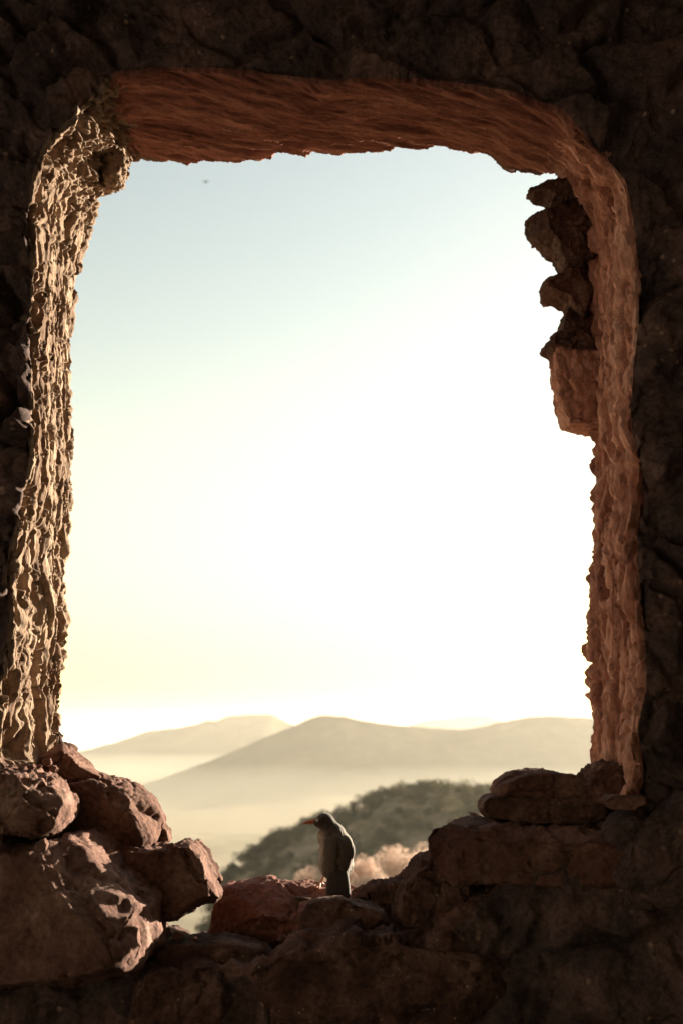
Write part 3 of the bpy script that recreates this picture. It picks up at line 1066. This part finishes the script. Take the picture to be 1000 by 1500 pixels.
# dry pale bushes on the nearer spur, just beyond the sill
bl = [("pale dry bush low behind the bird's left side", 452, 1278, 1.25), ("rounded pale pink bush just behind the bird's tail", 492, 1268, 1.5),
      ("pale dry bush right beside the bird's right flank", 530, 1262, 1.5), ("tallest pale pink bush between the bird and the right ledge", 574, 1252, 1.9),
      ("pale bush half hidden by the blunt end of the right ledge stone", 618, 1254, 1.7), ("pale bush behind the crumbly lumps left of the right ledge", 600, 1290, 1.6),
      ("low pale bush behind the sill between bird and rubble", 548, 1292, 1.5)]
for i, (lb, px, py, r) in enumerate(bl):
    Y = 80.0 - (4 if i > 4 else 0) + (i % 3)
    c = at(px, py, Y)
    base = float(spur_z([c[0]], [Y])[0])
    root = empty("dry_bush", (c[0], Y, base))
    tag(root, lb, "bush", "pale dry bushes on the slope below the window")
    top = c[2] + 0.62 * r
    c[2] = (top + base) / 2
    V, F = leaf_cloud(rg, c, (r, r * 0.9, (top - base) * 0.56), 3000, 0.075, 16)
    put("foliage", mesh_from("foliage", V, F), M_DRY, root, smooth=False)
    TV, TF, o2 = [], [], 0
    for k in range(5):
        an = k * 1.3 + i
        tip = c + np.array([math.cos(an) * r * 0.6, math.sin(an) * r * 0.5, rg.uniform(0.0, 0.3) * r])
        b0 = np.array([c[0], Y, base - 0.15])
        V, F = tube_mesh([b0, b0 * 0.5 + tip * 0.5 + [0, 0, 0.1], tip], [0.06, 0.04, 0.012], 6)
        TV.append(V)
        TF += [tuple(j + o2 for j in f) for f in F]
        o2 += len(V)
    put("stem", mesh_py("stem", np.concatenate(TV), TF), M_BARK, root)


# ------------------------------------------------------------------ the bird
def flat_mat(name, c, rough=0.6, spec=0.3):
    m = bpy.data.materials.new(name)
    m.use_nodes = True
    nt = m.node_tree
    b = nt.nodes["Principled BSDF"]
    n = nt.nodes.new("ShaderNodeTexNoise")
    n.inputs["Scale"].default_value = 300
    n.inputs["Detail"].default_value = 4
    r = nt.nodes.new("ShaderNodeValToRGB")
    r.color_ramp.elements[0].color = (c[0] * 0.55, c[1] * 0.55, c[2] * 0.55, 1)
    r.color_ramp.elements[1].color = (min(1, c[0] * 1.5), min(1, c[1] * 1.5), min(1, c[2] * 1.5), 1)
    tc = nt.nodes.new("ShaderNodeTexCoord")
    nt.links.new(tc.outputs["Object"], n.inputs["Vector"])
    nt.links.new(n.outputs["Fac"], r.inputs[0])
    nt.links.new(r.outputs[0], b.inputs["Base Color"])
    b.inputs["Roughness"].default_value = rough
    b.inputs["Specular IOR Level"].default_value = spec
    return m


def plumage_mat():
    m = flat_mat("plumage", (0.2, 0.17, 0.14), 0.85, 0.2)
    nt = m.node_tree
    b = nt.nodes["Principled BSDF"]
    at_ = nt.nodes.new("ShaderNodeAttribute")
    at_.attribute_name = "col"
    mx = nt.nodes.new("ShaderNodeMix")
    mx.data_type = 'RGBA'
    mx.blend_type = 'MULTIPLY'
    mx.inputs[0].default_value = 1
    n = nt.nodes.new("ShaderNodeTexNoise")
    n.inputs["Scale"].default_value = 260
    n.inputs["Detail"].default_value = 5
    tc = nt.nodes.new("ShaderNodeTexCoord")
    mp = nt.nodes.new("ShaderNodeMapping")
    mp.inputs["Scale"].default_value = (1, 1, 0.35)
    nt.links.new(tc.outputs["Object"], mp.inputs[0])
    nt.links.new(mp.outputs[0], n.inputs["Vector"])
    mr = nt.nodes.new("ShaderNodeMapRange")
    mr.inputs["From Min"].default_value = 0.3
    mr.inputs["From Max"].default_value = 0.7
    mr.inputs["To Min"].default_value = 0.65
    mr.inputs["To Max"].default_value = 1.3
    nt.links.new(n.outputs["Fac"], mr.inputs[0])
    nt.links.new(at_.outputs["Color"], mx.inputs[6])
    nt.links.new(mr.outputs[0], mx.inputs[7])
    nt.links.new(mx.outputs[2], b.inputs["Base Color"])
    bp = nt.nodes.new("ShaderNodeBump")
    bp.inputs["Strength"].default_value = 0.6
    bp.inputs["Distance"].default_value = 0.002
    nt.links.new(n.outputs["Fac"], bp.inputs["Height"])
    nt.links.new(bp.outputs[0], b.inputs["Normal"])
    b.inputs["Sheen Weight"].default_value = 0.25
    return m


M_BODY = plumage_mat()
M_WING = flat_mat("wing_feathers", (0.082, 0.062, 0.05), 0.75, 0.2)
M_TAIL = flat_mat("tail_feathers", (0.038, 0.028, 0.023), 0.75, 0.2)
M_BEAK = flat_mat("orange_beak", (0.40, 0.11, 0.045), 0.4, 0.4)
M_LEG = flat_mat("pinkish_legs", (0.55, 0.28, 0.18), 0.5, 0.3)
M_IRIS = flat_mat("pale_iris", (0.75, 0.70, 0.55), 0.3, 0.5)
M_PUPIL = flat_mat("black_pupil", (0.01, 0.01, 0.01), 0.2, 0.5)


def build_bird():
    YB = 2.33
    U = 1.0 / FPX * (YB * math.cos(PITCH) - 0.3 * math.sin(PITCH)) / 1.0     # metres per photo pixel there

    def pt(px, py, dy=0.0):
        return at(px, py, YB) + np.array([0, dy, 0])
    root = empty("bird", pt(486, 1300))
    tag(root, "grey-brown bird with orange beak perched on the red sill rock, back to us", "bird")
    # body: ellipsoids fused into one skin
    el = [  # px, py, dy, rx, ry, rz in px, lean
        (493, 1249, 0.004, 25.5, 28, 32), (490, 1235, 0.000, 20.5, 23, 21), (485, 1213.5, 0.000, 11.5, 12.0, 12.5), (491, 1266, -0.008, 23, 24, 22),
        (488, 1222, 0.000, 18, 19, 16), (481, 1211, 0.001, 13.0, 13.5, 13), (475.5, 1203.6, 0.001, 13.6, 12.4, 12.2),
        (468, 1205.5, 0.001, 9.5, 8, 7.6), (474, 1226, 0.012, 9, 14, 14),
        (476, 1268, 0.016, 9.5, 12, 15), (508, 1268, 0.016, 9.5, 12, 15), (477, 1279, 0.016, 5, 6, 8), (506, 1279, 0.016, 5, 6, 8),
        (496, 1276, -0.028, 15, 12, 12),
    ]
    D, F = ico(4)
    VV, FF, off = [], [], 0
    for px, py, dy, rx, ry, rz in el:
        VV.append(pt(px, py, dy) + D * np.array([rx, ry, rz]) * U)
        FF.append(F + off)
        off += len(D)
    me = mesh_from("body_src", np.concatenate(VV), np.concatenate(FF))
    tmp = bpy.data.objects.new("body_src", me)
    COL.objects.link(tmp)
    rm = tmp.modifiers.new("r", 'REMESH')
    rm.mode = 'VOXEL'
    rm.voxel_size = 0.0016
    sm = tmp.modifiers.new("s", 'SMOOTH')
    sm.iterations = 14
    sm.factor = 0.5
    dg = bpy.context.evaluated_depsgraph_get()
    dg.update()
    m2 = bpy.data.meshes.new_from_object(tmp.evaluated_get(dg))
    bpy.data.objects.remove(tmp)
    bpy.data.meshes.remove(me)
    m2.name = "body"
    n = len(m2.vertices)
    co = np.empty(n * 3, np.float32)
    m2.vertices.foreach_get("co", co)
    co = co.reshape(-1, 3).astype(float)
    no = np.empty(n * 3, np.float32)
    m2.vertices.foreach_get("normal", no)
    no = no.reshape(-1, 3)
    # tufted plumage
    hh = 0.0011 * ridged(co * np.array([120, 120, 55.0]), 3) + 0.0012 * fbm(co * 60, 3)
    head = sstep(pt(0, 1222)[2], pt(0, 1212)[2], co[:, 2])
    co2 = co + no * (hh * (1 - 0.7 * head))[:, None]
    m2.vertices.foreach_set("co", co2.astype(np.float32).ravel())
    # feather colours
    back = np.array([0.10, 0.078, 0.062])
    pale = np.array([0.30, 0.245, 0.195])
    hd = np.array([0.048, 0.034, 0.028])
    side = np.clip(np.abs(co[:, 0] - pt(493, 1246)[0]) / (26 * U), 0, 1)
    front = np.maximum(sstep(-0.005, 0.02, co[:, 1] - YB), sstep(pt(477, 1246)[0], pt(470, 1246)[0], co[:, 0]) * sstep(pt(0, 1216)[2], pt(0, 1226)[2], co[:, 2]))
    lowz = sstep(pt(0, 1225)[2], pt(0, 1250)[2], co[:, 2])
    k = np.clip(np.maximum(front, sstep(0.72, 0.98, side) * (0.4 + 0.6 * lowz)), 0, 1)
    mott = np.clip(0.5 + 0.9 * fbm(co * 70, 3), 0, 1)
    c = back * (0.8 + 0.5 * mott[:, None]) * (1 - k[:, None]) + pale * (0.8 + 0.4 * mott[:, None]) * k[:, None]
    c = c * (1 - head[:, None]) + hd * head[:, None]
    ca = m2.color_attributes.new("col", 'FLOAT_COLOR', 'POINT')
    ca.data.foreach_set("color", np.concatenate([c, np.ones((n, 1))], 1).astype(np.float32).ravel())
    put("body", m2, M_BODY, root)

    # beak, slightly hooked, gape line between the halves
    def half(up):
        b0 = pt(462.5, 1203.3 if up else 1205.6, 0.0)
        pts = [b0, pt(456, 1203.4 if up else 1205.9), pt(450, 1204.6 if up else 1206.6), pt(445, 1206.6 if up else 1207.4), pt(442.4, 1208.0 if up else 1207.8)]
        r = np.array([3.1, 2.5, 1.8, 1.0, 0.35] if up else [2.4, 1.9, 1.3, 0.7, 0.3]) * U
        return tube_mesh(pts, r, 12)
    V1, F1 = half(True)
    V2, F2 = half(False)
    put("beak", mesh_py("beak", np.concatenate([V1, V2]), F1 + [tuple(i + len(V1) for i in f) for f in F2]), M_BEAK, root)
    # eyes: the near one turned to us, its twin on the far side
    for sgn in (-1, 1):
        De, Fe = ico(3)
        dy = sgn * 0.0118 + 0.001
        e = put("eye", mesh_from("eye", pt(464.8, 1201.6, dy) + De * 2.2 * U, Fe), M_IRIS, root)
        pp = pt(464.6, 1201.6, dy + sgn * 1.5 * U) + De * np.array([1.0, 0.95, 1.0]) * U
        p = put("pupil", mesh_from("pupil", pp, Fe), M_PUPIL)
        p.parent = e
        p.location = Vector(p.location) - Vector(e.location) - Vector(root.location)

    # one feather: a thin curved leaf with a raised shaft
    def feather(a, b, w, up, thick=0.0010, ns=12, nw=6, tipw=0.55):
        a, b = np.asarray(a), np.asarray(b)
        t = (b - a) / np.linalg.norm(b - a)
        up = np.asarray(up, float)
        sd = np.cross(t, up)
        sd /= np.linalg.norm(sd)
        nn = np.cross(sd, t)
        V, F = [], []
        for side_ in (1, -1):
            for i in range(ns + 1):
                s = i / ns
                ww = w * (min(1, 0.45 + 2.2 * s)) * (math.sqrt(max(0.0, 1 - max(0, (s - tipw) / (1 - tipw)) ** 2)) if s > tipw else 1)
                ww = max(ww, w * 0.06)
                for j in range(nw + 1):
                    q = j / nw * 2 - 1
                    V.append(a + (b - a) * s + sd * ww * q + nn * (w * 0.28 * (1 - q * q) + side_ * thick * 0.5 * (1 - 0.8 * abs(q))) + nn * 0.003 * math.sin(s * math.pi))
        m = (ns + 1) * (nw + 1)
        for side_ in (0, 1):
            for i in range(ns):
                for j in range(nw):
                    k0 = side_ * m + i * (nw + 1) + j
                    f = (k0, k0 + 1, k0 + nw + 2, k0 + nw + 1)
                    F.append(f if side_ == 0 else f[::-1])
        for i in range(ns):
            for e in (0, nw):
                k0 = i * (nw + 1) + e
                F.append((k0, k0 + nw + 1, m + k0 + nw + 1, m + k0))
        return np.array(V), F

    def bundle(name, specs, mat):
        VV, FF, off = [], [], 0
        for a, b, w, up in specs:
            V, F = feather(a, b, w, up)
            VV.append(V)
            FF += [tuple(i + off for i in f) for f in F]
            off += len(V)
        return put(name, mesh_py(name, np.concatenate(VV), FF), mat, root)

    # folded wings: scapulars, coverts, then long flight feathers closing over the rump
    for sgn in (-1, 1):
        sp = []
        SX = 1.0 if sgn > 0 else 0.88
        for k in range(7):                                 # flight feathers
            s = k / 6
            sp.append((pt(496 + SX * sgn * (19 - 9 * s), 1240 + 3 * s, -0.030 - 0.010 * s), pt(493 + sgn * (10.5 - 6 * s), 1278 - 2 * s, -0.046 - 0.003 * s), 4.4 * U, (sgn * (0.55 - 0.4 * s), -1, 0.1)))
        for k in range(6):                                 # coverts
            s = k / 5
            sp.append((pt(496 + SX * sgn * (17.5 - 12 * s), 1232 + 2 * s, -0.026 - 0.012 * s), pt(496 + SX * sgn * (19 - 12 * s), 1256 + 2 * s, -0.038 - 0.009 * s), 4.6 * U, (sgn * (0.6 - 0.5 * s), -1, 0.2)))
        for k in range(5):                                 # scapulars
            s = k / 4
            sp.append((pt(493 + SX * sgn * (12 - 9 * s), 1223 + 1 * s, -0.022 - 0.010 * s), pt(496 + SX * sgn * (19 - 13 * s), 1241 + 2 * s, -0.034 - 0.010 * s), 4.6 * U, (sgn * (0.5 - 0.4 * s), -1, 0.35)))
        bundle("wing", sp, M_WING)
    # tail: twelve feathers, a narrow fan hanging down towards us
    sp = []
    for k in range(10):
        s = k / 9 * 2 - 1
        sp.append((pt(494.5 + s * 9, 1262 + 2 * abs(s), -0.040 + 0.006 * abs(s)), pt(496 + s * 14.0, 1314.5 - 1.2 * abs(s), -0.086 + 0.005 * abs(s)), 4.6 * U, (s * 0.5, -1, 0.3)))
    bundle("tail", sp, M_TAIL)
    # legs with toes
    for px0, px1, pyf in ((476.5, 469.0, 1296.0), (505, 507, 1300.5)):
        hip, ank, foot = pt(px0, 1279, 0.014), pt((px0 + px1) / 2 + 0.5, 1287, 0.022), pt(px1, pyf, 0.016)
        VV, FF, off = [], [], 0
        V, F = tube_mesh([hip, ank, foot], [2.6 * U, 1.9 * U, 1.7 * U], 10)
        VV.append(V); FF += F; off += len(V)
        for dx, dz, dy in ((-8, -1.5, 0.004), (-6, 3.0, -0.012), (-1, 5.0, -0.016), (5, 1.5, 0.008)):
            e = foot + np.array([dx * U, dy, -dz * U])
            m = foot * 0.5 + e * 0.5 + np.array([0, 0, 1.0 * U])
            V, F = tube_mesh([foot, m, e, e + np.array([dx * 0.2 * U, dy * 0.2, -1.4 * U])], [1.6 * U, 1.4 * U, 1.1 * U, 0.3 * U], 8)
            VV.append(V); FF += [tuple(i + off for i in f) for f in F]; off += len(V)
        put("leg", mesh_py("leg", np.concatenate(VV), FF), M_LEG, root)


build_bird()


# ------------------------------------------------------------------ the far speck: a bird gliding high up
def far_bird():
    c = at(301.5, 266, 70.0)
    root = empty("flying_bird", c)
    tag(root, "tiny dark speck of a bird flying high in the sky near the top left corner", "bird")
    D, F = ico(3)
    put("body", mesh_from("body", c + D * np.array([0.05, 0.17, 0.05]), F), M_TAIL, root)
    for sgn in (-1, 1):
        V = np.array([[0, 0.1, 0.02], [sgn * 0.13, 0.13, 0.07], [sgn * 0.24, 0.02, 0.05], [sgn * 0.13, -0.05, 0.06], [0, -0.09, 0.02]])
        VV = np.concatenate([c + V, c + V - [0, 0, 0.012]])
        F = [(0, 1, 2, 3, 4), (9, 8, 7, 6, 5)] + [(i, (i + 1) % 5, 5 + (i + 1) % 5, 5 + i) for i in range(5)]
        me = bpy.data.meshes.new("wing")
        me.from_pydata([tuple(map(float, v)) for v in VV], [], F)
        put("wing", me, M_TAIL, root, smooth=False)


far_bird()

# ------------------------------------------------------------------ the air
hm = bpy.data.materials.new("haze_air")
hm.use_nodes = True
nt = hm.node_tree
nt.nodes.remove(nt.nodes["Principled BSDF"])
pv = nt.nodes.new("ShaderNodeVolumePrincipled")
pv.inputs["Color"].default_value = (0.97, 0.93, 0.83, 1)
pv.inputs["Density"].default_value = HAZE_DENSITY
pv.inputs["Anisotropy"].default_value = 0.4
nt.links.new(pv.outputs[0], nt.nodes["Material Output"].inputs["Volume"])


def air_box(name, x0, x1, y0, y1, z0, z1, mat):
    bm = bmesh.new()
    bmesh.ops.create_cube(bm, size=1.0)
    for v in bm.verts:
        v.co = ((x0 + x1) / 2 + v.co.x * (x1 - x0), (y0 + y1) / 2 + v.co.y * (y1 - y0), (z0 + z1) / 2 + v.co.z * (z1 - z0))
    me = bpy.data.meshes.new(name)
    bm.to_mesh(me)
    bm.free()
    o = put(name, me, mat, smooth=False)
    o["kind"] = "stuff"
    return o


air_box("haze", -42000, 42000, -21000, 43000, VALLEY - 12.0, 320.0, hm)
# the morning mist lying in the bottom of the valley, inside the haze
mm_ = hm.copy()
mm_.name = "valley_mist_air"
for nd in mm_.node_tree.nodes:
    if nd.type == 'PRINCIPLED_VOLUME':
        nd.inputs["Density"].default_value = MIST_DENSITY
air_box("mist", -36000, 36000, 820, 38000, VALLEY - 6.0, VALLEY + 105.0, mm_)
